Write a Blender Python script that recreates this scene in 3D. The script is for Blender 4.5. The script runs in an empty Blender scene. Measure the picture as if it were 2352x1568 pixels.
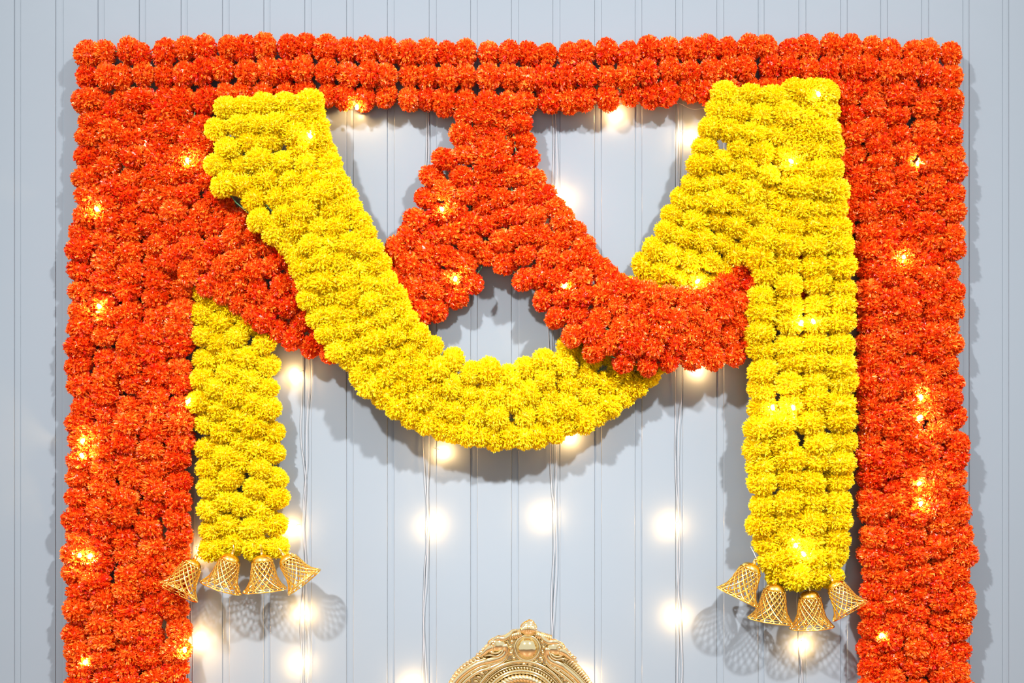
import bpy, bmesh, math, random
import numpy as np
from mathutils import Vector, Matrix, Quaternion

random.seed(7)
RNG = np.random.RandomState(7)
SC = bpy.context.scene
COL = SC.collection
PI = math.pi

# ---------------------------------------------------------------- camera
D = 4.0            # camera to wall, metres; on the wall 1 photo pixel = 1 mm
CX, CY = 1176.0, 784.0
CZ = 1.384         # camera height
cam = bpy.data.cameras.new('camera')
cam.sensor_width = 36.0
cam.lens = 36.0 * D / 2.352
cam_o = bpy.data.objects.new('camera', cam)
cam_o.location = (0, -D, CZ)
cam_o.rotation_euler = (PI / 2, 0, 0)
COL.objects.link(cam_o)
SC.camera = cam_o

# ---------------------------------------------------------------- world, lights, exposure
w = bpy.data.worlds.new('world')
SC.world = w
w.use_nodes = True
w.node_tree.nodes['Background'].inputs['Color'].default_value = (0.88, 0.94, 1.0, 1)
w.node_tree.nodes['Background'].inputs['Strength'].default_value = 0.84


def area_light(name, loc, target, size, power, color):
    l = bpy.data.lights.new(name, 'AREA')
    l.shape = 'SQUARE'
    l.size = size
    l.energy = power
    l.color = color
    l.spread = math.radians(44)
    o = bpy.data.objects.new(name, l)
    o.location = loc
    d = Vector(target) - Vector(loc)
    o.rotation_euler = d.to_track_quat('-Z', 'Y').to_euler()
    COL.objects.link(o)
    return o


area_light('softbox_light', (-2.5, -4.5, 5.2), (0, 0, 0.85), 0.24, 46, (1.0, 0.985, 0.975))
area_light('softbox_light', (2.5, -4.5, 5.2), (0, 0, 0.85), 0.24, 46, (1.0, 0.985, 0.975))

SC.view_settings.view_transform = 'Standard'
SC.view_settings.look = 'None'
SC.view_settings.exposure = 0.0
SC.view_settings.gamma = 1.0
SC.view_settings.use_curve_mapping = False
SC.cycles.max_bounces = 7
SC.cycles.diffuse_bounces = 4
SC.cycles.glossy_bounces = 3
SC.cycles.transmission_bounces = 4
SC.cycles.caustics_reflective = False
SC.cycles.caustics_refractive = False
SC.cycles.sample_clamp_indirect = 6.0
SC.cycles.adaptive_threshold = 0.03


# ---------------------------------------------------------------- helpers
def P(px, py, d=0.0):
    """photo pixel seen at distance d in front of the wall -> world point"""
    s = (D - d) / D
    return Vector(((px - CX) * 0.001 * s, -d, CZ - (py - CY) * 0.001 * s))


def new_mat(name):
    m = bpy.data.materials.new(name)
    m.use_nodes = True
    nt = m.node_tree
    nt.nodes.clear()
    out = nt.nodes.new('ShaderNodeOutputMaterial')
    return m, nt, out


def principled(name, color, rough=0.5, metal=0.0, spec=0.5, noise=None, bump=None):
    m, nt, out = new_mat(name)
    b = nt.nodes.new('ShaderNodeBsdfPrincipled')
    b.inputs['Base Color'].default_value = (*color, 1)
    b.inputs['Roughness'].default_value = rough
    b.inputs['Metallic'].default_value = metal
    b.inputs['Specular IOR Level'].default_value = spec
    nt.links.new(b.outputs[0], out.inputs[0])
    tc = nt.nodes.new('ShaderNodeTexCoord')
    if noise:
        sc_, amt, stretch = noise
        mp = nt.nodes.new('ShaderNodeMapping')
        mp.inputs['Scale'].default_value = stretch
        nz = nt.nodes.new('ShaderNodeTexNoise')
        nz.inputs['Scale'].default_value = sc_
        nz.inputs['Detail'].default_value = 4
        mx = nt.nodes.new('ShaderNodeMix')
        mx.data_type = 'RGBA'
        mx.inputs[6].default_value = (*[c * (1 - amt) for c in color], 1)
        mx.inputs[7].default_value = (*[min(1, c * (1 + amt)) for c in color], 1)
        nt.links.new(tc.outputs['Object'], mp.inputs[0])
        nt.links.new(mp.outputs[0], nz.inputs['Vector'])
        nt.links.new(nz.outputs[0], mx.inputs[0])
        nt.links.new(mx.outputs[2], b.inputs['Base Color'])
    if bump:
        sc_, st, dist = bump
        nz = nt.nodes.new('ShaderNodeTexNoise')
        nz.inputs['Scale'].default_value = sc_
        nz.inputs['Detail'].default_value = 3
        bp = nt.nodes.new('ShaderNodeBump')
        bp.inputs['Strength'].default_value = st
        bp.inputs['Distance'].default_value = dist
        nt.links.new(tc.outputs['Object'], nz.inputs['Vector'])
        nt.links.new(nz.outputs[0], bp.inputs['Height'])
        nt.links.new(bp.outputs[0], b.inputs['Normal'])
    return m


def petal_mat(name, c_dark, c_mid, c_light, transl, t_col, rough=0.38, spec=0.5):
    m, nt, out = new_mat(name)
    b = nt.nodes.new('ShaderNodeBsdfPrincipled')
    b.inputs['Roughness'].default_value = rough
    b.inputs['Specular IOR Level'].default_value = spec
    geo = nt.nodes.new('ShaderNodeNewGeometry')
    oi = nt.nodes.new('ShaderNodeObjectInfo')
    ramp = nt.nodes.new('ShaderNodeValToRGB')
    e = ramp.color_ramp.elements
    e[0].position = 0.0
    e[0].color = (*c_dark, 1)
    e[1].position = 1.0
    e[1].color = (*c_light, 1)
    k = e.new(0.45)
    k.color = (*c_mid, 1)
    # each petal is its own island; each flower shifts a little as a whole
    mul = nt.nodes.new('ShaderNodeMath')
    mul.operation = 'MULTIPLY_ADD'
    mul.inputs[1].default_value = 0.35
    mul.inputs[2].default_value = -0.17
    add = nt.nodes.new('ShaderNodeMath')
    add.operation = 'ADD'
    add.use_clamp = True
    nt.links.new(oi.outputs['Random'], mul.inputs[0])
    nt.links.new(mul.outputs[0], add.inputs[0])
    nt.links.new(geo.outputs['Random Per Island'], add.inputs[1])
    nt.links.new(add.outputs[0], ramp.inputs[0])
    nt.links.new(ramp.outputs[0], b.inputs['Base Color'])
    tr = nt.nodes.new('ShaderNodeBsdfTranslucent')
    tr.inputs['Color'].default_value = (*t_col, 1)
    mix = nt.nodes.new('ShaderNodeMixShader')
    mix.inputs[0].default_value = transl
    nt.links.new(b.outputs[0], mix.inputs[1])
    nt.links.new(tr.outputs[0], mix.inputs[2])
    nt.links.new(mix.outputs[0], out.inputs[0])
    return m


M_WALL = principled('wall_paint', (0.196, 0.226, 0.256), 0.27, 0, 0.5,
                    noise=(3.0, 0.02, (1, 1, 0.3)), bump=(9.0, 0.05, 0.01))
M_FLOOR = principled('floor_wood', (0.30, 0.17, 0.09), 0.4, noise=(6.0, 0.3, (8, 1, 1)))
M_ORANGE = petal_mat('orange_petal', (0.68, 0.010, 0.001), (0.88, 0.096, 0.003), (0.96, 0.26, 0.02),
                     0.26, (1.0, 0.15, 0.003))
M_YELLOW = petal_mat('yellow_petal', (0.84, 0.58, 0.001), (0.92, 0.72, 0.002), (0.96, 0.82, 0.02),
                     0.28, (1.0, 0.78, 0.003), rough=0.45, spec=0.4)
M_CORD = principled('green_cord', (0.05, 0.16, 0.06), 0.6)
M_GOLD = principled('gold_bell', (1.0, 0.67, 0.15), 0.20, 1.0)
M_BRASS = principled('polished_brass', (1.0, 0.80, 0.44), 0.09, 1.0, bump=(60.0, 0.12, 0.002))
M_WIRE = principled('clear_wire', (0.33, 0.33, 0.35), 0.40, 0.0, 0.5)
M_THREAD = principled('white_thread', (0.8, 0.76, 0.66), 0.6)


def emit_mat(name, col, strength):
    m, nt, out = new_mat(name)
    e = nt.nodes.new('ShaderNodeEmission')
    e.inputs['Color'].default_value = (*col, 1)
    e.inputs['Strength'].default_value = strength
    nt.links.new(e.outputs[0], out.inputs[0])
    return m


M_BULB = emit_mat('warm_led', (1.0, 0.58, 0.23), 540.0)
M_BULB_BRIGHT = emit_mat('bright_warm_led', (1.0, 0.60, 0.24), 1100.0)


def link_mesh(name, verts, faces, mat, parent=None, smooth=False, loc=None):
    me = bpy.data.meshes.new(name)
    me.from_pydata([tuple(v) for v in verts], [], faces)
    me.materials.append(mat)
    if smooth:
        me.polygons.foreach_set('use_smooth', [True] * len(me.polygons))
    me.update()
    o = bpy.data.objects.new(name, me)
    COL.objects.link(o)
    if parent is not None:
        o.parent = parent
    if loc is not None:
        o.location = loc
    return o


def tag(o, label=None, cat=None, group=None, kind=None):
    if label:
        o['label'] = label
    if cat:
        o['category'] = cat
    if group:
        o['group'] = group
    if kind:
        o['kind'] = kind
    return o


def empty(name, loc):
    o = bpy.data.objects.new(name, None)
    o.empty_display_size = 0.03
    o.location = loc
    COL.objects.link(o)
    return o


class MB:
    """collects shapes (world coordinates) for ONE mesh"""
    def __init__(self):
        self.v, self.f = [], []

    def add(self, vs, fs):
        n = len(self.v)
        self.v += [Vector(p) for p in vs]
        self.f += [tuple(i + n for i in f) for f in fs]

    def box(self, a, b):
        x0, y0, z0 = a
        x1, y1, z1 = b
        self.add([(x0, y0, z0), (x1, y0, z0), (x1, y1, z0), (x0, y1, z0),
                  (x0, y0, z1), (x1, y0, z1), (x1, y1, z1), (x0, y1, z1)],
                 [(3, 2, 1, 0), (4, 5, 6, 7), (0, 1, 5, 4), (1, 2, 6, 5), (2, 3, 7, 6), (3, 0, 4, 7)])

    def tube(self, pts, r, seg=8, closed=False, caps=True):
        pts = [Vector(p) for p in pts]
        n = len(pts)
        rs = r if hasattr(r, '__len__') else [r] * n
        vs, fs = [], []
        up = None
        for i, p in enumerate(pts):
            if closed:
                t = pts[(i + 1) % n] - pts[i - 1]
            else:
                t = pts[min(i + 1, n - 1)] - pts[max(i - 1, 0)]
            if t.length < 1e-9:
                t = Vector((0, 0, 1))
            t.normalize()
            if up is None:
                up = t.orthogonal().normalized()
            up = (up - t * up.dot(t))
            if up.length < 1e-6:
                up = t.orthogonal()
            up.normalize()
            s = t.cross(up)
            for k in range(seg):
                a = 2 * PI * k / seg
                vs.append(p + (up * math.cos(a) + s * math.sin(a)) * rs[i])
        m = n if closed else n - 1
        for i in range(m):
            j = (i + 1) % n
            for k in range(seg):
                k2 = (k + 1) % seg
                fs.append((i * seg + k, i * seg + k2, j * seg + k2, j * seg + k))
        if caps and not closed:
            fs.append(tuple(range(seg))[::-1])
            fs.append(tuple((n - 1) * seg + k for k in range(seg)))
        self.add(vs, fs)

    def lathe(self, prof, seg=24, M=None):
        """profile [(r, z)] about local z, transformed by M"""
        M = M or Matrix.Identity(4)
        vs, fs = [], []
        n = len(prof)
        for r, z in prof:
            for k in range(seg):
                a = 2 * PI * k / seg
                vs.append(M @ Vector((r * math.cos(a), r * math.sin(a), z)))
        for i in range(n - 1):
            for k in range(seg):
                k2 = (k + 1) % seg
                fs.append((i * seg + k, i * seg + k2, (i + 1) * seg + k2, (i + 1) * seg + k))
        self.add(vs, fs)

    def ball(self, c, r, seg=12, rings=8, M=None):
        """ellipsoid; r number or (rx, ry, rz)"""
        rr = r if hasattr(r, '__len__') else (r, r, r)
        M = M or Matrix.Identity(3)
        c = Vector(c)
        vs, fs = [c + M @ Vector((0, 0, rr[2]))], []
        for i in range(1, rings):
            th = PI * i / rings
            for k in range(seg):
                a = 2 * PI * k / seg
                vs.append(c + M @ Vector((rr[0] * math.sin(th) * math.cos(a), rr[1] * math.sin(th) * math.sin(a), rr[2] * math.cos(th))))
        vs.append(c + M @ Vector((0, 0, -rr[2])))
        for k in range(seg):
            fs.append((0, 1 + k, 1 + (k + 1) % seg))
        for i in range(rings - 2):
            for k in range(seg):
                k2 = (k + 1) % seg
                a = 1 + i * seg
                fs.append((a + k, a + seg + k, a + seg + k2, a + k2))
        last = len(vs) - 1
        a = 1 + (rings - 2) * seg
        for k in range(seg):
            fs.append((last, a + (k + 1) % seg, a + k))
        self.add(vs, fs)

    def build(self, name, mat, parent=None, origin=(0, 0, 0), smooth=False):
        o = Vector(origin)
        return link_mesh(name, [p - o for p in self.v], self.f, mat, parent, smooth)


def catmull(pts, n):
    """resample rows of pts (k, dim) to n rows through Catmull-Rom"""
    pts = np.array(pts, float)
    k = len(pts)
    seg = np.r_[0, np.cumsum(np.linalg.norm(np.diff(pts[:, :min(4, pts.shape[1])], axis=0), axis=1))]
    t = np.linspace(0, seg[-1], n)
    out = np.zeros((n, pts.shape[1]))
    for j, tt in enumerate(t):
        i = min(max(np.searchsorted(seg, tt, side='right') - 1, 0), k - 2)
        u = (tt - seg[i]) / max(seg[i + 1] - seg[i], 1e-9)
        p1, p2 = pts[i], pts[i + 1]
        p0 = pts[i - 1] if i > 0 else 2 * p1 - p2
        p3 = pts[i + 2] if i + 2 < k else 2 * p2 - p1
        out[j] = 0.5 * ((2 * p1) + (-p0 + p2) * u + (2 * p0 - 5 * p1 + 4 * p2 - p3) * u ** 2 + (-p0 + 3 * p1 - 3 * p2 + p3) * u ** 3)
    return out


# ---------------------------------------------------------------- setting: floor and panelled wall
mb = MB()
mb.box((-3.2, -5.0, -0.06), (3.2, 0.12, 0.0))
tag(mb.build('floor', M_FLOOR), kind='structure')

mb = MB()
mb.box((-3.2, 0.014, 0.0), (3.2, 0.12, 2.8))
wall = tag(mb.build('wall_back', M_WALL), kind='structure')

grooves = [(33, 47), (128, 145), (225, 239), (320, 334), (416, 430), (511, 526), (606, 620), (700, 715), (796, 811),
           (890, 905), (986, 1002), (1081, 1096), (1175, 1191), (1270, 1286), (1366, 1381), (1459, 1474), (1552, 1568),
           (1647, 1662), (1742, 1755), (1835, 1851), (1931, 1946), (2023, 2038), (2117, 2133), (2212, 2226), (2303, 2317)]
for k in range(1, 23):
    grooves.append((2303 + 93.5 * k, 2317 + 93.5 * k))
    grooves.insert(0, (33 - 95 * k, 47 - 95 * k))
for (a0, a1), (b0, b1) in zip(grooves[:-1], grooves[1:]):
    if not (-3.18 < (a0 - CX) * .001 and (b0 - CX) * .001 < 3.18):
        continue
    x0, x1, x2 = [(q - CX) * .001 for q in (a0, a1, b0)]
    # cross-section: sunk bead strip, then the raised flat face with rounded shoulders
    prof = [(x0, .0126), (x0, .0024), (x0 + .0015, .0019), (x0 + .004, .0017), ((x0 + x1) / 2, .0016), (x1 - .004, .0017), (x1 - .0012, .0020)]
    for i in range(6):
        a = i / 5 * PI / 2
        prof.append((x1 + .0020 - .0020 * math.cos(a), .0020 - .0020 * math.sin(a)))
    for i in range(6):
        a = i / 5 * PI / 2
        prof.append((x2 - .0020 + .0019 * math.sin(a), .0024 - .0024 * math.cos(a)))
    prof.append((x2 - .00005, .0126))
    n = len(prof)
    vs = [(x, y, 0.0) for x, y in prof] + [(x, y, 2.8) for x, y in prof]
    fs = [(i, i + 1, n + i + 1, n + i) for i in range(n - 1)] + [(n - 1, 0, n, 2 * n - 1)]
    fs += [tuple(range(n))[::-1], tuple(range(n, 2 * n))]
    pl = link_mesh('panel', vs, fs, M_WALL, wall)


# ---------------------------------------------------------------- marigold heads (shared meshes)
def flower_mesh(name, mat, n_petal, width, seed, squash, curl, lo=0.84, hi=1.02):
    r = np.random.RandomState(seed)
    V, F = [], []
    ga = PI * (3 - math.sqrt(5))
    for i in range(n_petal):
        z = 1 - 2 * (i + 0.5) / n_petal
        th = ga * i
        q = math.sqrt(max(0, 1 - z * z))
        d = np.array([q * math.cos(th), q * math.sin(th), z]) + r.normal(0, 0.10, 3)
        d /= np.linalg.norm(d)
        t = np.cross(d, r.normal(0, 1, 3))
        t /= np.linalg.norm(t)
        b = np.cross(d, t)
        R = r.uniform(lo, hi)
        wd = width * r.uniform(0.7, 1.25)
        cu = curl * r.uniform(0.2, 1.3)
        n0 = len(V)
        V += [d * .42 - t * wd * .18, d * .42 + t * wd * .18,
              d * R * .76 - t * wd * .62 + b * cu * .15, d * R * .76 + t * wd * .62 + b * cu * .15]
        j = r.uniform(-.05, .05, 5)
        V += [d * (R * .985 + j[0]) - t * wd + b * (cu * .8 + .05 * r.randn()),
              d * (R * 1.03 + j[1]) - t * wd * .35 + b * (cu + .05 * r.randn()),
              d * (R * .96 + j[2]) + b * (cu * .7 + .04 * r.randn()),
              d * (R * 1.03 + j[3]) + t * wd * .4 + b * (cu + .05 * r.randn()),
              d * (R * .985 + j[4]) + t * wd + b * (cu * .8 + .05 * r.randn())]
        F += [(n0, n0 + 1, n0 + 3, n0 + 2), (n0 + 2, n0 + 6, n0 + 5, n0 + 4), (n0 + 2, n0 + 3, n0 + 6), (n0 + 3, n0 + 8, n0 + 7, n0 + 6)]
    m = MB()
    m.ball((0, 0, 0), .70, 12, 8)
    n0 = len(V)
    V += [np.array(p) for p in m.v]
    F += [tuple(a + n0 for a in f) for f in m.f]
    me = bpy.data.meshes.new(name)
    me.from_pydata([(p[0], p[1], p[2] * squash) for p in V], [], F)
    me.materials.append(mat)
    me.update()
    return me


ORANGE = [flower_mesh('orange_marigold', M_ORANGE, 560, .105, 10 + i, .82, .24) for i in range(7)]
YELLOW = [flower_mesh('yellow_marigold', M_YELLOW, 800, .064, 40 + i, .84, .16, .86, 1.05) for i in range(7)]

FLOWERS = []       # (px, py, depth, radius) of every head, so bulbs can sit on them


class Band:
    def __init__(self, stations, inset, n=240):
        d = catmull(stations, n)
        A, B = d[:, 0:2], d[:, 2:4]
        w_ = B - A
        L = np.linalg.norm(w_, axis=1, keepdims=True)
        f = np.minimum(inset / L, 0.46)
        self.A, self.B = A + w_ * f, B - w_ * f
        self.dep = d[:, 4]
        self.n = n

    def at(self, s, u):
        x = np.clip(s, 0, 1) * (self.n - 1)
        i = np.clip(np.floor(x).astype(int), 0, self.n - 2)
        t = (x - i)[..., None]
        A = self.A[i] * (1 - t) + self.A[i + 1] * t
        B = self.B[i] * (1 - t) + self.B[i + 1] * t
        dep = self.dep[i] * (1 - t[..., 0]) + self.dep[i + 1] * t[..., 0]
        return A + (B - A) * u[..., None], dep


def spots_walk(band, n_strand, pitch, phase=True):
    out = []
    for k in range(n_strand):
        u = k / (n_strand - 1) if n_strand > 1 else .5
        s = np.linspace(0, 1, 400)
        p, _ = band.at(s, np.full(400, u))
        L = np.r_[0, np.cumsum(np.linalg.norm(np.diff(p, axis=0), axis=1))]
        cnt = max(2, int(round(L[-1] / pitch)))
        for j in range(cnt + 1):
            q = (j + (0.5 if (phase and k % 2) else 0) + RNG.uniform(-.12, .12)) / cnt
            if q > 1.01:
                continue
            ss = np.interp(np.clip(q, 0, 1) * L[-1], L, s)
            out.append((ss, min(1, max(0, u + RNG.normal(0, .022))), k))
    return out


def spots_relax(band, n_strand, spacing, iters=90):
    """even packing of heads over the band's area"""
    s = np.linspace(0, 1, 200)
    a, _ = band.at(s, np.zeros(200))
    b, _ = band.at(s, np.ones(200))
    c = (a + b) / 2
    wd = np.linalg.norm(b - a, axis=1)
    ds = np.r_[np.linalg.norm(np.diff(c, axis=0), axis=1), 0]
    area = np.sum((wd + spacing * .9) * ds)
    N = int(area / (0.866 * spacing ** 2))
    cdf = np.cumsum((wd + spacing) * ds)
    cdf /= cdf[-1]
    S = np.interp((np.arange(N) + .5) / N, cdf, s)
    U = RNG.rand(N)
    e = 1e-3
    for it in range(iters):
        p, _ = band.at(S, U)
        d = p[:, None, :] - p[None, :, :]
        r = np.linalg.norm(d, axis=2) + 1e-6
        np.fill_diagonal(r, 1e9)
        f = np.clip(spacing * 1.15 - r, 0, None)
        dp = (d / r[..., None] * f[..., None]).sum(1) * 0.28
        pu, _ = band.at(S, np.clip(U, 0, 1 - e) + e)
        pu0, _ = band.at(S, np.clip(U, 0, 1 - e))
        s0 = np.clip(S, 0, 1 - e)
        ps, _ = band.at(s0 + e, U)
        ps0, _ = band.at(s0, U)
        ju, js = (pu - pu0) / e, (ps - ps0) / e
        det = js[:, 0] * ju[:, 1] - js[:, 1] * ju[:, 0]
        det = np.where(abs(det) < 200, np.where(det < 0, -200, 200) * 5, det)
        dS = (dp[:, 0] * ju[:, 1] - dp[:, 1] * ju[:, 0]) / det
        dU = (js[:, 0] * dp[:, 1] - js[:, 1] * dp[:, 0]) / det
        S = np.clip(S + np.clip(dS, -.05, .05), 0, 1)
        U = np.clip(U + np.clip(dU, -.2, .2), 0, 1)
    return [(float(S[i]), float(U[i]), int(round(U[i] * (n_strand - 1)))) for i in range(N)]


def garland(name, label, band, spots, n_strand, meshes, R, bulge=.008, squeeze=1.0, group=None):
    base, _ = band.at(np.array([0.0]), np.array([.5]))
    dep0 = float(band.dep[0])
    root = empty(name, P(base[0, 0], base[0, 1], dep0))
    root.location.y = 0
    tag(root, label, 'garland', group)
    O = root.location.copy()
    strands = []
    for k in range(n_strand):
        u = k / (n_strand - 1) if n_strand > 1 else .5
        s = np.linspace(0, 1, 60)
        p, dp = band.at(s, np.full(60, u))
        m = MB()
        m.tube([P(p[i, 0], p[i, 1], dp[i] + bulge * math.sin(PI * u)) for i in range(60)], .0014, 5)
        strands.append(m.build('strand', M_CORD, root, O))
    for (s, u, k) in spots:
        sa, ua = np.array([s]), np.array([u])
        p, dp = band.at(sa, ua)
        q0, _ = band.at(np.array([max(0, s - .01)]), ua)
        q1, _ = band.at(np.array([min(1, s + .01)]), ua)
        t = q1[0] - q0[0]
        axis = Vector((t[0], RNG.uniform(-.45, .45) * np.linalg.norm(t), -t[1])).normalized()
        axis = (axis + Vector(RNG.normal(0, .24, 3))).normalized()
        px, py = p[0] + RNG.normal(0, 2.6, 2)
        d = float(dp[0]) + bulge * math.sin(PI * u) + RNG.uniform(-.007, .009)
        r = R * RNG.uniform(.92, 1.10)
        d = max(d, r * 1.08 + .001)
        o = bpy.data.objects.new('marigold', meshes[RNG.randint(len(meshes))])
        rot = axis.to_track_quat('Z', 'Y').to_matrix() @ Matrix.Rotation(RNG.uniform(0, 2 * PI), 3, 'Z')
        o.matrix_basis = Matrix.Translation(P(px, py, d) - O) @ rot.to_4x4() @ Matrix.Diagonal((r, r * RNG.uniform(.92, 1.06), r * squeeze, 1))
        o.parent = strands[k]
        COL.objects.link(o)
        FLOWERS.append((px, py, d, r * 1000))
    return root


# --- orange frame --------------------------------------------------------
IN = 27
b = Band([(172, 97, 163, 262, .036), (200, 92, 200, 262, .036), (400, 86, 400, 256, .036), (620, 82, 620, 246, .036),
          (850, 90, 850, 254, .036), (1080, 97, 1080, 262, .036), (1300, 94, 1300, 260, .036), (1500, 90, 1500, 244, .036),
          (1700, 84, 1700, 234, .036), (1900, 81, 1900, 232, .036), (2100, 88, 2100, 240, .036), (2208, 96, 2208, 262, .036)], IN + 1)
b.A[:, 0] += np.linspace(IN, -IN, b.n)
b.B[:, 0] += np.linspace(IN, -IN, b.n)
garland('flower_garland', 'long orange marigold garland running straight across the top of the doorway shaped frame', b,
        spots_walk(b, 3, 46, phase=False), 3, ORANGE, .0325)

b = Band([(176, 232, 440, 232, .041), (177, 300, 440, 300, .041), (172, 420, 442, 420, .041), (164, 520, 446, 530, .041),
          (158, 650, 446, 650, .041), (158, 800, 440, 800, .041), (157, 1000, 440, 1000, .041), (151, 1200, 433, 1200, .041),
          (150, 1400, 432, 1400, .041), (153, 1568, 432, 1568, .041), (153, 2100, 432, 2100, .041)], IN)
garland('flower_garland', 'wide orange marigold garland hanging down as the left post of the frame', b,
        spots_walk(b, 5, 43), 5, ORANGE, .0350)

b = Band([(1915, 225, 2210, 225, .041), (1925, 300, 2208, 300, .041), (1940, 400, 2214, 400, .041), (1962, 520, 2214, 520, .041),
          (1966, 700, 2208, 700, .041), (1966, 850, 2210, 850, .041), (1968, 1000, 2224, 1000, .041), (1970, 1100, 2218, 1100, .041),
          (1975, 1200, 2232, 1200, .041), (1980, 1290, 2238, 1290, .041), (1972, 1400, 2234, 1400, .041),
          (1968, 1568, 2230, 1568, .041), (1968, 2100, 2230, 2100, .041)], IN + 2)
garland('flower_garland', 'wide orange marigold garland hanging down as the right post of the frame', b,
        spots_walk(b, 5, 44), 5, ORANGE, .0345)

# --- orange swags --------------------------------------------------------
b = Band([(492, 238, 400, 238, .044), (490, 330, 330, 400, .054), (510, 430, 330, 560, 0.062), (600, 520, 440, 655, 0.068), (665, 560, 540, 720, 0.064),
          (720, 590, 640, 785, 0.055), (790, 605, 760, 832, 0.048), (850, 590, 900, 815, 0.048), (885, 560, 985, 748, 0.048),
          (930, 520, 1060, 705, 0.050), (948, 470, 1130, 625, 0.052), (968, 400, 1134, 540, 0.052), (1010, 340, 1134, 430, 0.050),
          (1040, 290, 1138, 330, 0.046), (1050, 240, 1140, 250, 0.042)], IN)
garland('flower_garland', 'orange marigold swag from the left post under the yellow swag up to the top centre', b,
        spots_relax(b, 4, 47.5), 4, ORANGE, .0318)

b = Band([(1208, 240, 1118, 250, 0.042), (1222, 290, 1120, 330, 0.046), (1240, 380, 1128, 440, 0.052), (1280, 450, 1134, 560, 0.054),
          (1335, 510, 1144, 622, 0.060), (1390, 600, 1225, 700, 0.078), (1440, 640, 1275, 765, 0.092), (1500, 655, 1345, 822, 0.100),
          (1560, 660, 1450, 856, 0.100), (1630, 652, 1570, 850, 0.090), (1680, 615, 1680, 840, 0.070), (1710, 570, 1760, 790, 0.052),
          (1770, 500, 1850, 690, 0.046), (1850, 430, 1935, 590, 0.044), (1900, 330, 1975, 430, 0.044)], IN)
garland('flower_garland', 'orange marigold swag from the top centre passing over the yellow swag to the right', b,
        spots_relax(b, 4, 47.5), 4, ORANGE, .0318)

# --- yellow swag and drops -------------------------------------------------
b = Band([(735, 232, 490, 250, .096), (752, 290, 474, 300, .102), (790, 400, 478, 400, .106), (826, 470, 520, 470, .110),
          (862, 545, 600, 525, .112), (892, 610, 662, 590, .112), (925, 680, 686, 670, .108), (975, 755, 722, 760, .102),
          (1035, 805, 800, 860, .092), (1110, 832, 910, 962, .082), (1180, 832, 1060, 1018, .076), (1245, 805, 1220, 1026, .070),
          (1300, 775, 1375, 975, .060), (1360, 740, 1490, 890, .041), (1405, 690, 1575, 800, .050), (1440, 625, 1650, 690, .054),
          (1480, 570, 1700, 615, .068), (1530, 480, 1760, 550, .080), (1578, 390, 1830, 470, .090), (1605, 300, 1872, 380, .096),
          (1640, 215, 1880, 230, .098)], IN)
garland('flower_garland', 'broad yellow marigold swag looping low across the middle between both posts', b,
        spots_relax(b, 5, 48), 5, YELLOW, .0322)

b = Band([(432, 668, 500, 668, .040), (436, 730, 590, 725, .042), (440, 800, 636, 800, .041), (438, 900, 640, 900, .050),
          (452, 1000, 652, 1000, .041), (456, 1100, 660, 1100, .041), (456, 1200, 658, 1200, .041), (466, 1258, 660, 1256, .041)], IN)
garland('flower_garland', 'yellow marigold garland hanging straight down beside the left orange post, bells at its end', b,
        [q for q in spots_relax(b, 4, 47) if not (q[0] > .955 and .35 < q[1] < .62)], 4, YELLOW, .0325)

b = Band([(1800, 212, 1915, 212, .088), (1805, 300, 1925, 300, .092), (1790, 400, 1940, 400, .094), (1755, 500, 1948, 500, .094),
          (1722, 580, 1956, 580, .094), (1720, 700, 1962, 700, .090), (1718, 850, 1962, 850, .084), (1716, 1000, 1962, 1000, .076),
          (1722, 1100, 1956, 1100, .070), (1724, 1200, 1950, 1200, .064), (1740, 1280, 1942, 1280, .062), (1765, 1320, 1935, 1325, .062)], IN + 2)
garland('flower_garland', 'long thick yellow marigold garland hanging down beside the right orange post', b,
        spots_walk(b, 4, 44, phase=False), 4, YELLOW, .0360)


# ---------------------------------------------------------------- golden lattice bells
def bell_radius(t):
    """t 0 at the shoulder, 1 at the mouth"""
    return .0228 + .0095 * t + .0035 * math.sin(PI * t) * .4 + .0170 * max(0, (t - .45) / .55) ** 2.1


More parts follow.
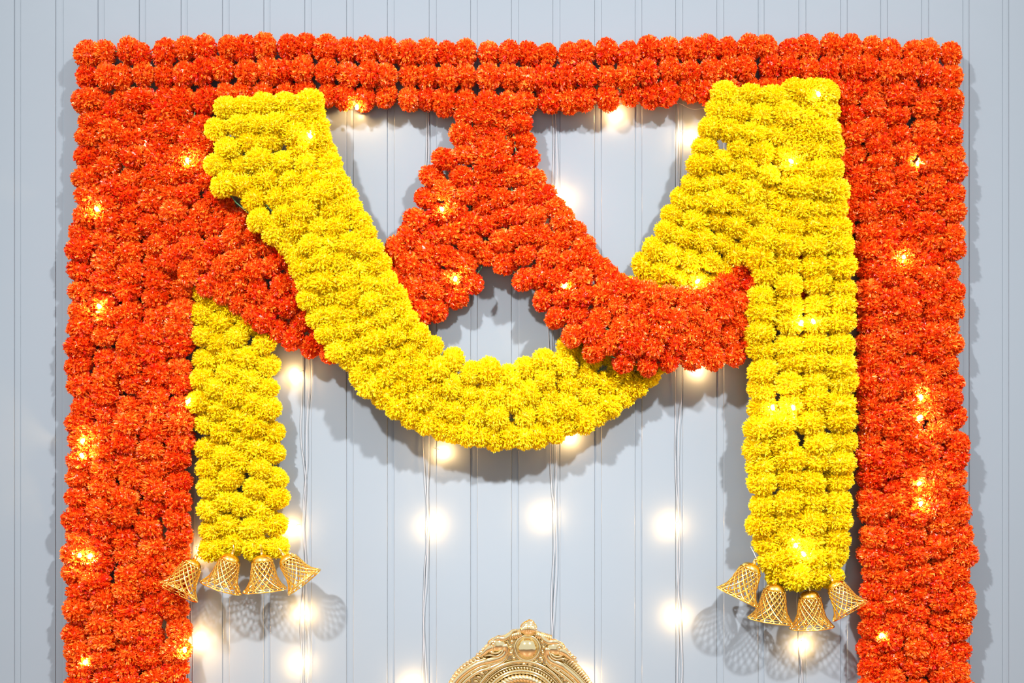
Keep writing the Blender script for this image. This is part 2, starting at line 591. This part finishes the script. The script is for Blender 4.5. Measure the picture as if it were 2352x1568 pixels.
def make_bell(top_px, mouth_px, depth, toward, label, spin):
    T = P(*top_px, depth)
    Cm = P(*mouth_px, depth)
    ax = Cm - T
    L = ax.length
    ax = ax.normalized()
    ax = (ax + Vector((0, -toward, 0))).normalized()
    # frame: local z = up along bell (from mouth to top), origin at the ring on top
    Z = -ax
    X = Z.orthogonal().normalized()
    Yv = Z.cross(X)
    R3 = Matrix((X, Yv, Z)).transposed()
    root = empty('bell', T)
    tag(root, label, 'bell', 'golden lattice bells')
    k = L / math.sqrt(1 + toward * toward) * math.sqrt(1 + toward * toward) / .094
    root.rotation_mode = 'QUATERNION'
    root.rotation_quaternion = R3.to_quaternion() @ Quaternion((0, 0, 1), spin)
    root.scale = (k, k, k)
    # cap dome
    m = MB()
    m.lathe([(.0005, -.0105), (.004, -.0105), (.011, -.0118), (.0165, -.0145), (.0205, -.0185), (.0226, -.0235), (.0228, -.0262), (.0216, -.0262)], 28)
    m.build('cap', M_GOLD, root, smooth=True)
    # collar + ring
    m = MB()
    m.lathe([(.0001, 0.0), (.0042, 0.0), (.0046, -.001), (.0040, -.002), (.0040, -.0095), (.0060, -.0112)], 16)
    m.build('collar', M_GOLD, root, smooth=True)
    m = MB()
    m.tube([(.0030 * math.cos(a), 0, .0022 + .0036 * math.sin(a)) for a in np.linspace(0, 2 * PI, 13)[:-1]], .0007, 6, closed=True)
    m.build('hanging_loop', M_GOLD, root, smooth=True)
    # lattice body
    m = MB()
    N, turn, st = 15, 1.80, 17
    for fam in (-1, 1):
        for j in range(N):
            pts = []
            for i in range(st):
                t = i / (st - 1)
                r = bell_radius(t) + fam * .0004
                a = 2 * PI * j / N + fam * turn * t ** .85
                pts.append((r * math.cos(a), r * math.sin(a), -.0255 - .0665 * t))
            m.tube(pts, .00165, 5)
    m.build('lattice', M_GOLD, root, smooth=True)
    # mouth rims
    m = MB()
    for (t, rr) in ((1.0, .0017), (.93, .0010)):
        r = bell_radius(t)
        z = -.0255 - .0665 * t
        m.tube([(r * math.cos(a), r * math.sin(a), z) for a in np.linspace(0, 2 * PI, 41)[:-1]], rr, 6, closed=True)
    m.build('rim', M_GOLD, root, smooth=True)
    # thread from the ring up into the flowers
    m = MB()
    m.tube([R3.transposed() @ v / k for v in (Vector((0, 0, .004)), Vector((0, .012, .012)), Vector((.001, .034, .020)))], .0006, 5)
    th = m.build('thread', M_THREAD, root)
    return root


make_bell((452, 1275), (411, 1361), .085, .34, 'golden lattice bell tilted left against the left orange post', .1)
make_bell((537, 1262), (507, 1351), .080, .05, 'golden lattice bell under the left yellow garland, beside the one tilted onto the orange post', .4)
make_bell((600, 1262), (609, 1357), .080, .03, 'upright golden lattice bell, second from the right under the left yellow garland', .2)
make_bell((646, 1268), (702, 1337), .085, .12, 'golden lattice bell swinging out to the right under the left yellow garland', .7)
make_bell((1736, 1284), (1692, 1373), .085, .05, 'golden lattice bell swinging out to the left under the right yellow garland', .3)
make_bell((1783, 1328), (1769, 1427), .080, .03, 'golden lattice bell second from the left under the right yellow garland', .5)
make_bell((1858, 1345), (1864, 1442), .080, .03, 'upright golden lattice bell hanging lowest under the right yellow garland', .1)
make_bell((1908, 1327), (1952, 1404), .090, .30, 'golden lattice bell tilted with its mouth against the right orange post', .6)


# ---------------------------------------------------------------- string lights
def surface_depth(px, py):
    best = 0
    for (fx, fy, d, r) in FLOWERS:
        q = (fx - px) ** 2 + (fy - py) ** 2
        if q < (r * .92) ** 2:
            best = max(best, d + math.sqrt(r * r - q) * .001 * .92)
    return best


bm_ = MB()
bm_.lathe([(.0001, .0062), (.0020, .0055), (.0032, .0036), (.0035, 0), (.0035, -.0034), (.0027, -.005), (.0001, -.0055)], 8)
BULB_ME = bpy.data.meshes.new('bulb')
BULB_ME.from_pydata([tuple(v) for v in bm_.v], [], bm_.f)
BULB_ME.materials.append(M_BULB)
BULB_BRIGHT_ME = BULB_ME.copy()
BULB_BRIGHT_ME.materials[0] = M_BULB_BRIGHT


def string_light(x, y0, y1, bulbs, label, wires=2, horizontal=False, seed=0):
    r = np.random.RandomState(seed + 100)
    root = empty('string_light', P(x, y0, 0))
    tag(root, label, 'string lights', 'strings of warm fairy lights')
    O = root.location.copy()
    m = MB()
    n = max(8, int(abs(y1 - y0) / 45)) if not horizontal else 40
    for k in range(wires):
        pts = []
        ph = r.uniform(0, 6)
        for i in range(n + 1):
            t = i / n
            if horizontal:
                px = x + (y1) * t
                py = y0 + 6 * math.sin(t * 40 + ph) + 3 * r.randn()
            else:
                px = x + (k - .5) * 7 + 5 * math.sin(t * 11 + ph + k * 2.6) + 2.5 * math.sin(t * 31 + ph) + r.uniform(-1, 1)
                py = y0 + (y1 - y0) * t
            pts.append((px, py, .0030 + .002 * r.rand() + .0015 * k, 0))
        d = catmull(pts, n * 4)
        m.tube([P(q[0], q[1], q[2]) for q in d], .0007, 6)
    bl = []
    for bu in bulbs:
        px, py = bu[0], bu[1]
        mode = bu[2] if len(bu) > 2 else 'on'
        sd = surface_depth(px, py)
        if mode == 'wall':
            dep = .017
        elif mode == 'deep':
            dep = max(sd - .010, .017)
        else:
            dep = max(sd + .006, .017)
        wx = px if horizontal else px + max(-22, min(22, x - px))
        m.tube([P(wx, py - 12, .004), P((wx + px) / 2, py - 9, .004 + (dep - .004) * .35), P(px, py - 4, dep - .001)], .0006, 5)
        bl.append((px, py, dep))
    m.build('wire', M_WIRE, root, O, smooth=True)
    for (px, py, dep) in bl:
        o = bpy.data.objects.new('bulb', BULB_ME if dep < .03 else BULB_BRIGHT_ME)
        o.location = P(px, py, dep) - O
        o.rotation_euler = (r.uniform(-1.2, 1.2), r.uniform(-.9, .9), 0)
        o.parent = root
        COL.objects.link(o)
    return root


W = 'wall'
string_light(205, 260, 1760, [(222, 480), (228, 703), (190, 1012), (188, 1046), (183, 1275), (207, 1277), (330, 318, 'deep'), (196, 1520, 'deep')],
             'warm fairy lights glowing among the outer flowers of the left orange post', seed=1)
string_light(449, 700, 1760, [(430, 368), (432, 922), (466, 1266, W), (450, 1478, W), (424, 1492), (446, 1690, W)],
             'thin wire of warm lights in the gap between the left orange post and yellow garland', wires=1, seed=2)
string_light(700, 700, 1760, [(712, 312), (678, 862, W), (668, 1215, W), (694, 1412, W), (688, 1527, W)],
             'wire of warm lights hanging right of the left bells', seed=3)
string_light(977, 246, 1760, [(1015, 480), (1046, 640), (1018, 1040, W), (988, 1206, W), (948, 1574, W)],
             'wire of warm lights hanging from under the yellow swag left of the brass arch', seed=4)
string_light(1270, 250, 1760, [(1290, 452, 'on'), (1297, 656, 'deep'), (1308, 1004, W), (1252, 1187, W), (1342, 1562, W)],
             'wire of warm lights running down behind the tip of the brass arch', seed=5)
string_light(1558, 236, 1760, [(1584, 312, W), (1602, 646, 'on'), (1602, 848, W), (1542, 1210, W), (1556, 1416, W)],
             'wire of warm lights hanging right of centre, left of the right bells', seed=6)
string_light(1840, 1200, 1760, [(1817, 370), (1840, 742), (1868, 738), (1775, 936), (1822, 936), (1828, 1252), (1846, 1272), (1844, 1482, W)],
             'warm fairy lights glowing in the right yellow garland and below its bells', seed=7)
string_light(2110, 260, 1760, [(2076, 590), (2108, 376, 'deep'), (2115, 912), (2113, 958), (2112, 1110), (2115, 1156), (2025, 1460, 'deep')],
             'warm fairy lights glowing among the flowers of the right orange post', seed=8)
string_light(720, 240, 1200, [(820, 246), (1415, 262, W), (1880, 216)],
             'horizontal wire of warm lights along the underside of the top orange garland', wires=1, horizontal=True, seed=9)


# ---------------------------------------------------------------- brass arch with carved crest
AD = .35           # distance in front of the wall
SA = (D - AD) / D
arch_base = P(1205, CY + CZ * 1000 / SA, AD)
arch = empty('brass_arch', arch_base)
tag(arch, 'ornate polished brass arch crest with round boss and curled beast heads at bottom centre', 'ornament')
AO = arch_base.copy()


def A(px, py, d=0.0):
    return P(px, py, AD + d * .001)


def apath(pts, n, d0=None):
    q = catmull([(p[0], p[1], p[2] if len(p) > 2 else (d0 or 0)) for p in pts], n)
    return [A(a[0], a[1], a[2]) for a in q]


left = [(1197, 1443), (1186, 1446), (1178, 1450), (1160, 1458), (1142, 1462), (1126, 1473), (1112, 1488), (1100, 1502), (1082, 1514),
        (1062, 1527), (1046, 1543), (1036, 1558), (1022, 1585), (1006, 1640), (1000, 1700), (1006, 1760), (1022, 1810)]
right = [(1231, 1447), (1242, 1452), (1256, 1457), (1266, 1470), (1284, 1479), (1298, 1490), (1306, 1503), (1322, 1520),
         (1338, 1537), (1350, 1552), (1362, 1572), (1378, 1605), (1394, 1650), (1402, 1700), (1398, 1760), (1384, 1810)]
ring = [(1197 + 128 * math.cos(a), 1640 + 0 - 0 * a) for a in (0,)]
outline = [A(*p) for p in right[::-1]] + [A(*p) for p in left]
# back plate: outline extruded
m = MB()
n = len(outline)
th = Vector((0, .014, 0))
m.add(outline + [p + th for p in outline],
      [tuple(range(n))] + [tuple(range(n, 2 * n))[::-1]] + [(i, n + i, n + (i + 1) % n, (i + 1) % n) for i in range(n)])
m.build('back_plate', M_BRASS, arch, AO)
# outer edge moulding
m = MB()
m.tube(apath([(p[0] + (3 if p[0] < 1205 else -3), p[1] + 3) for p in left[4:]], 60, 1), .0032 * 1.0, 8)
m.tube(apath([(p[0] + (3 if p[0] < 1205 else -3), p[1] + 3) for p in right[3:]], 60, 1), .0032, 8)
m.build('edge_moulding', M_BRASS, arch, AO, smooth=True)
# finial: bud with folded leaves
m = MB()
m.ball(A(1214, 1442, 6), (.0185, .013, .0165), 20, 12)
m.ball(A(1217, 1433, 5), (.0115, .010, .0105), 14, 10)
m.build('finial', M_BRASS, arch, AO, smooth=True)
for k in range(7):
    m = MB()
    a = -1.15 + k * .38
    x = 1214 + 15 * math.sin(a)
    m.tube(apath([(1214 + 19 * math.sin(a), 1456 - 3 * abs(a), 4), (x, 1448 - 3 * abs(a) * .3, 16), (1214 + 9 * math.sin(a), 1436, 19 - abs(a) * 3)], 10), [.0012, .0026, .0032, .0034, .0034, .0032, .003, .0026, .002, .001], 7)
    m.build('bud_leaf', M_BRASS, arch, AO, smooth=True)
# boss
m = MB()
m.ball(A(1211, 1488, 3), (.0225, .017, .0225), 28, 16)
m.build('round_boss', M_BRASS, arch, AO, smooth=True)


def circle_tube(m, cx, cy, r, rr, a0=0, a1=2 * PI, d=3, n=48, seg=8):
    if a1 - a0 > 6.28:
        m.tube([A(cx + r * math.cos(a), cy - r * math.sin(a), d) for a in np.linspace(a0, a1, n + 1)[:-1]], rr, seg, closed=True)
    else:
        m.tube([A(cx + r * math.cos(a), cy - r * math.sin(a), d) for a in np.linspace(a0, a1, n)], rr, seg)


m = MB()
circle_tube(m, 1211, 1488, 28.5, .0034, d=5)
circle_tube(m, 1211, 1488, 24.5, .0016, d=5)
m.build('boss_ring', M_BRASS, arch, AO, smooth=True)
for k in range(16):
    a = PI / 2 + .42 + k * (2 * PI - .84) / 15
    m = MB()
    x, y = 1211 + 39 * math.cos(a), 1488 - 37 * math.sin(a)
    m.ball(A(x, y, 4), .0046, 10, 7)
    circle_tube(m, x, y, 5.6, .0011, d=3, n=12, seg=5)
    m.build('bead', M_BRASS, arch, AO, smooth=True)
# crest feathers between finial and heads
for sgn in (-1, 1):
    for k in range(8):
        m = MB()
        bx = 1214 + sgn * (20 + k * 4.6)
        by = 1447 + k * 1.2 + (1.5 if sgn > 0 else 0)
        m.tube(apath([(bx, by, 3), (bx - sgn * 1.5, by + 8, 8), (bx - sgn * 6 + sgn * k * .6, by + 20 - k * .6, 5)], 8), [.0012, .0022, .0027, .0028, .0026, .0022, .0017, .001], 6)
        m.build('crest_leaf', M_BRASS, arch, AO, smooth=True)


def head(sgn, cx, cy, name='beast_head'):
    """curled beast head; sgn -1 = left facing"""
    def L(x, y, d=0):
        return (cx + sgn * x, cy + y, d)
    m = MB()
    m.ball(A(*L(-2, -2, 5)), (.0205, .013, .0165), 18, 12)
    m.ball(A(*L(11, 7, 6)), (.0125, .010, .0105), 14, 10)
    # brow and back of the head sweeping up towards the bud
    m.tube(apath([L(8, -10, 10), L(-4, -17, 12), L(-18, -16, 11), L(-30, -24, 8), L(-38, -33, 6), L(-48, -36, 5)], 22), list(np.interp(np.arange(22), [0, 5, 12, 21], [.003, .0062, .0056, .0022])), 8)
    # snout curling out and down along the rim
    m.tube(apath([L(8, 2, 10), L(18, 8, 11), L(26, 16, 9), L(33, 21, 6), L(40, 26, 4), L(47, 29, 3)], 20), list(np.interp(np.arange(20), [0, 6, 19], [.009, .0066, .0022])), 9)
    h = m.build(name, M_BRASS, arch, AO, smooth=True)
    m = MB()
    x, y, d = L(6, -3, 15)
    circle_tube(m, x, y, 6.0, .0014, d=17, n=14, seg=6)
    m.ball(A(x, y, 15.5), .0038, 10, 7)
    m.build('eye', M_BRASS, h, AO, smooth=True)
    m = MB()
    for j, (ux, uy) in enumerate([(20, 3), (27, 9), (34, 15), (41, 20)]):
        m.ball(A(*L(ux, uy, 6)), (.0062 - j * .0006, .005, .0052 - j * .0006), 10, 7)
    m.tube(apath([L(-14, 10, 12), L(-4, 17, 14), L(8, 17, 13), L(14, 11, 12), L(10, 4, 13)], 18), .0022, 7)
    m.tube(apath([L(-18, 2, 12), L(-14, 16, 14), L(-2, 24, 14), L(14, 22, 12), L(26, 24, 9)], 18), .0018, 7)
    m.build('mane_curl', M_BRASS, h, AO, smooth=True)
    return h


head(-1, 1139, 1482)
head(1, 1279, 1490)
# necks sweeping down as ridged scrolls
for sgn, pts in ((-1, [(1158, 1478), (1162, 1494), (1150, 1508), (1124, 1516), (1096, 1525), (1068, 1542), (1046, 1564), (1030, 1592), (1016, 1640), (1012, 1700), (1018, 1760)]),
                 (1, [(1259, 1486), (1256, 1502), (1266, 1516), (1284, 1524), (1303, 1537), (1325, 1556), (1344, 1578), (1360, 1604), (1380, 1650), (1388, 1700), (1384, 1760)])):
    m = MB()
    for off, rr, dd in ((0, .0058, 6), (9, .0036, 5), (17, .0040, 5), (-6.5, .0020, 6)):
        q = [(pts[0][0], pts[0][1], dd + 4)]
        for i in range(1, len(pts)):
            t = min(1, i / 3.0)
            ex, ey = pts[min(i + 1, len(pts) - 1)][0] - pts[i - 1][0], pts[min(i + 1, len(pts) - 1)][1] - pts[i - 1][1]
            ln = math.hypot(ex, ey)
            nx, ny = (ey / ln, -ex / ln) if sgn > 0 else (-ey / ln, ex / ln)
            q.append((pts[i][0] - nx * off * t, pts[i][1] - ny * off * t, dd))
        m.tube(apath(q, 70), [rr * (1.35 if i < 14 and off == 0 else 1) for i in range(70)], 8)
    m.build('neck_scroll', M_BRASS, arch, AO, smooth=True)
# fringe of little scrolls along the outer edge
for side, seq in ((-1, [(1104, 1506), (1036, 1560), (1020, 1592)]), (1, [(1308, 1508), (1352, 1556), (1376, 1600)])):
    pts_ = left if side < 0 else right
    q = catmull([p for p in pts_ if p[1] >= 1500 and p[1] <= 1645], 21)
    for i, (x, y) in enumerate(q):
        m = MB()
        xi, yi = x - side * 4.0, y + 2.5
        m.ball(A(xi, yi, 5), (.0042, .005, .0042), 10, 7)
        circle_tube(m, xi, yi, 5.0, .0011, d=4, n=12, seg=5)
        m.tube(apath([(xi + side * 3, yi - 4, 4), (xi - side * 4, yi + 3, 8), (xi - side * 10, yi + 7, 4)], 7), .0013, 6)
        m.build('fringe_scroll', M_BRASS, arch, AO, smooth=True)
# leaf ribs between neck and inner rings
ICX, ICY = 1197, 1629
for k in range(26):
    a = math.radians(22 + k * 5.4)
    if 68 < math.degrees(a) < 104:
        continue
    c, s_ = math.cos(a), math.sin(a)
    m = MB()
    r0, r1 = 116, 129
    m.tube(apath([(ICX + r0 * c, ICY - r0 * s_, 2), (ICX + (r0 + 7) * math.cos(a + .03), ICY - (r0 + 7) * math.sin(a + .03), 7),
                  (ICX + r1 * math.cos(a + .05), ICY - r1 * math.sin(a + .05), 3)], 6), [.001, .0022, .0028, .0028, .002, .001], 6)
    m.build('leaf_rib', M_BRASS, arch, AO, smooth=True)
    if not 58 < math.degrees(a) < 118:
        m = MB()
        m.tube(apath([(ICX + 131 * c, ICY - 131 * s_, 2), (ICX + 139 * math.cos(a - .03), ICY - 139 * math.sin(a - .03), 6),
                      (ICX + 146 * math.cos(a - .05), ICY - 146 * math.sin(a - .05), 2)], 6), [.001, .0024, .0032, .0032, .0022, .001], 6)
        m.build('leaf_rib', M_BRASS, arch, AO, smooth=True)
# concentric inner rings
for r, rr, dd in ((111, .0034, 6), (101.5, .0014, 6), (89, .0040, 7), (84, .0018, 8)):
    m = MB()
    circle_tube(m, ICX, ICY, r, rr, -PI * .2, PI * 1.2, d=dd, n=90)
    m.build('inner_ring', M_BRASS, arch, AO, smooth=True)
m = MB()
for k in range(100):
    a = -PI * .2 + PI * 1.4 * k / 99
    m.ball(A(ICX + 106 * math.cos(a), ICY - 106 * math.sin(a), 5), .0017, 6, 5)
tag(m.build('dotted_row', M_BRASS, arch, AO, smooth=True), kind='stuff')
m = MB()
for k in range(62):
    a = -PI * .2 + PI * 1.4 * k / 61
    a2 = a + .055
    m.tube([A(ICX + 92 * math.cos(a), ICY - 92 * math.sin(a), 5), A(ICX + 95.5 * math.cos((a + a2) / 2), ICY - 95.5 * math.sin((a + a2) / 2), 9),
            A(ICX + 99.5 * math.cos(a2), ICY - 99.5 * math.sin(a2), 5)], [.0014, .0026, .0014], 6)
tag(m.build('rope_border', M_BRASS, arch, AO, smooth=True), kind='stuff')
for k in range(42):
    m = MB()
    a = -PI * .2 + PI * 1.4 * k / 41
    a2 = a + .12
    m.tube([A(ICX + 64 * math.cos(a), ICY - 64 * math.sin(a), 6), A(ICX + 70 * math.cos(a + .05), ICY - 70 * math.sin(a + .05), 15),
            A(ICX + 76 * math.cos(a + .09), ICY - 76 * math.sin(a + .09), 14), A(ICX + 81 * math.cos(a2), ICY - 81 * math.sin(a2), 6)], [.0024, .0052, .0050, .0022], 8)
    m.build('braid_knot', M_BRASS, arch, AO, smooth=True)
# central disc, pillars and foot (mostly below the picture)
m = MB()
m.ball(A(ICX, ICY + 10, 0), (.055, .010, .055), 28, 12)
m.build('halo_disc', M_BRASS, arch, AO, smooth=True)
for cx in (1045, 1361):
    top, bot = 1800, CY + CZ * 1000 / SA - 40
    c0, c1 = A(cx, top, -7), A(cx, bot, -7)
    h = c0.z - c1.z
    m = MB()
    prof = [(.0001, 0), (.026, 0), (.026, .02), (.018, .03), (.022, .06), (.016, .09), (.016, h * .5 - .03), (.022, h * .5), (.016, h * .5 + .03),
            (.015, h - .08), (.022, h - .05), (.018, h - .03), (.026, h - .015), (.026, h), (.0001, h)]
    m.lathe(prof, 24, Matrix.Translation(c1))
    m.build('pillar', M_BRASS, arch, AO, smooth=False)
m = MB()
lo, hi = A(1000, bot, 0), A(1405, bot, 0)
m.box((lo.x, lo.y - .04, 0.0), (hi.x, lo.y + .06, lo.z))
m.box((lo.x + .015, lo.y - .03, lo.z), (hi.x - .015, lo.y + .05, lo.z + .012))
m.build('foot', M_BRASS, arch, AO)
print('flowers', len(FLOWERS))
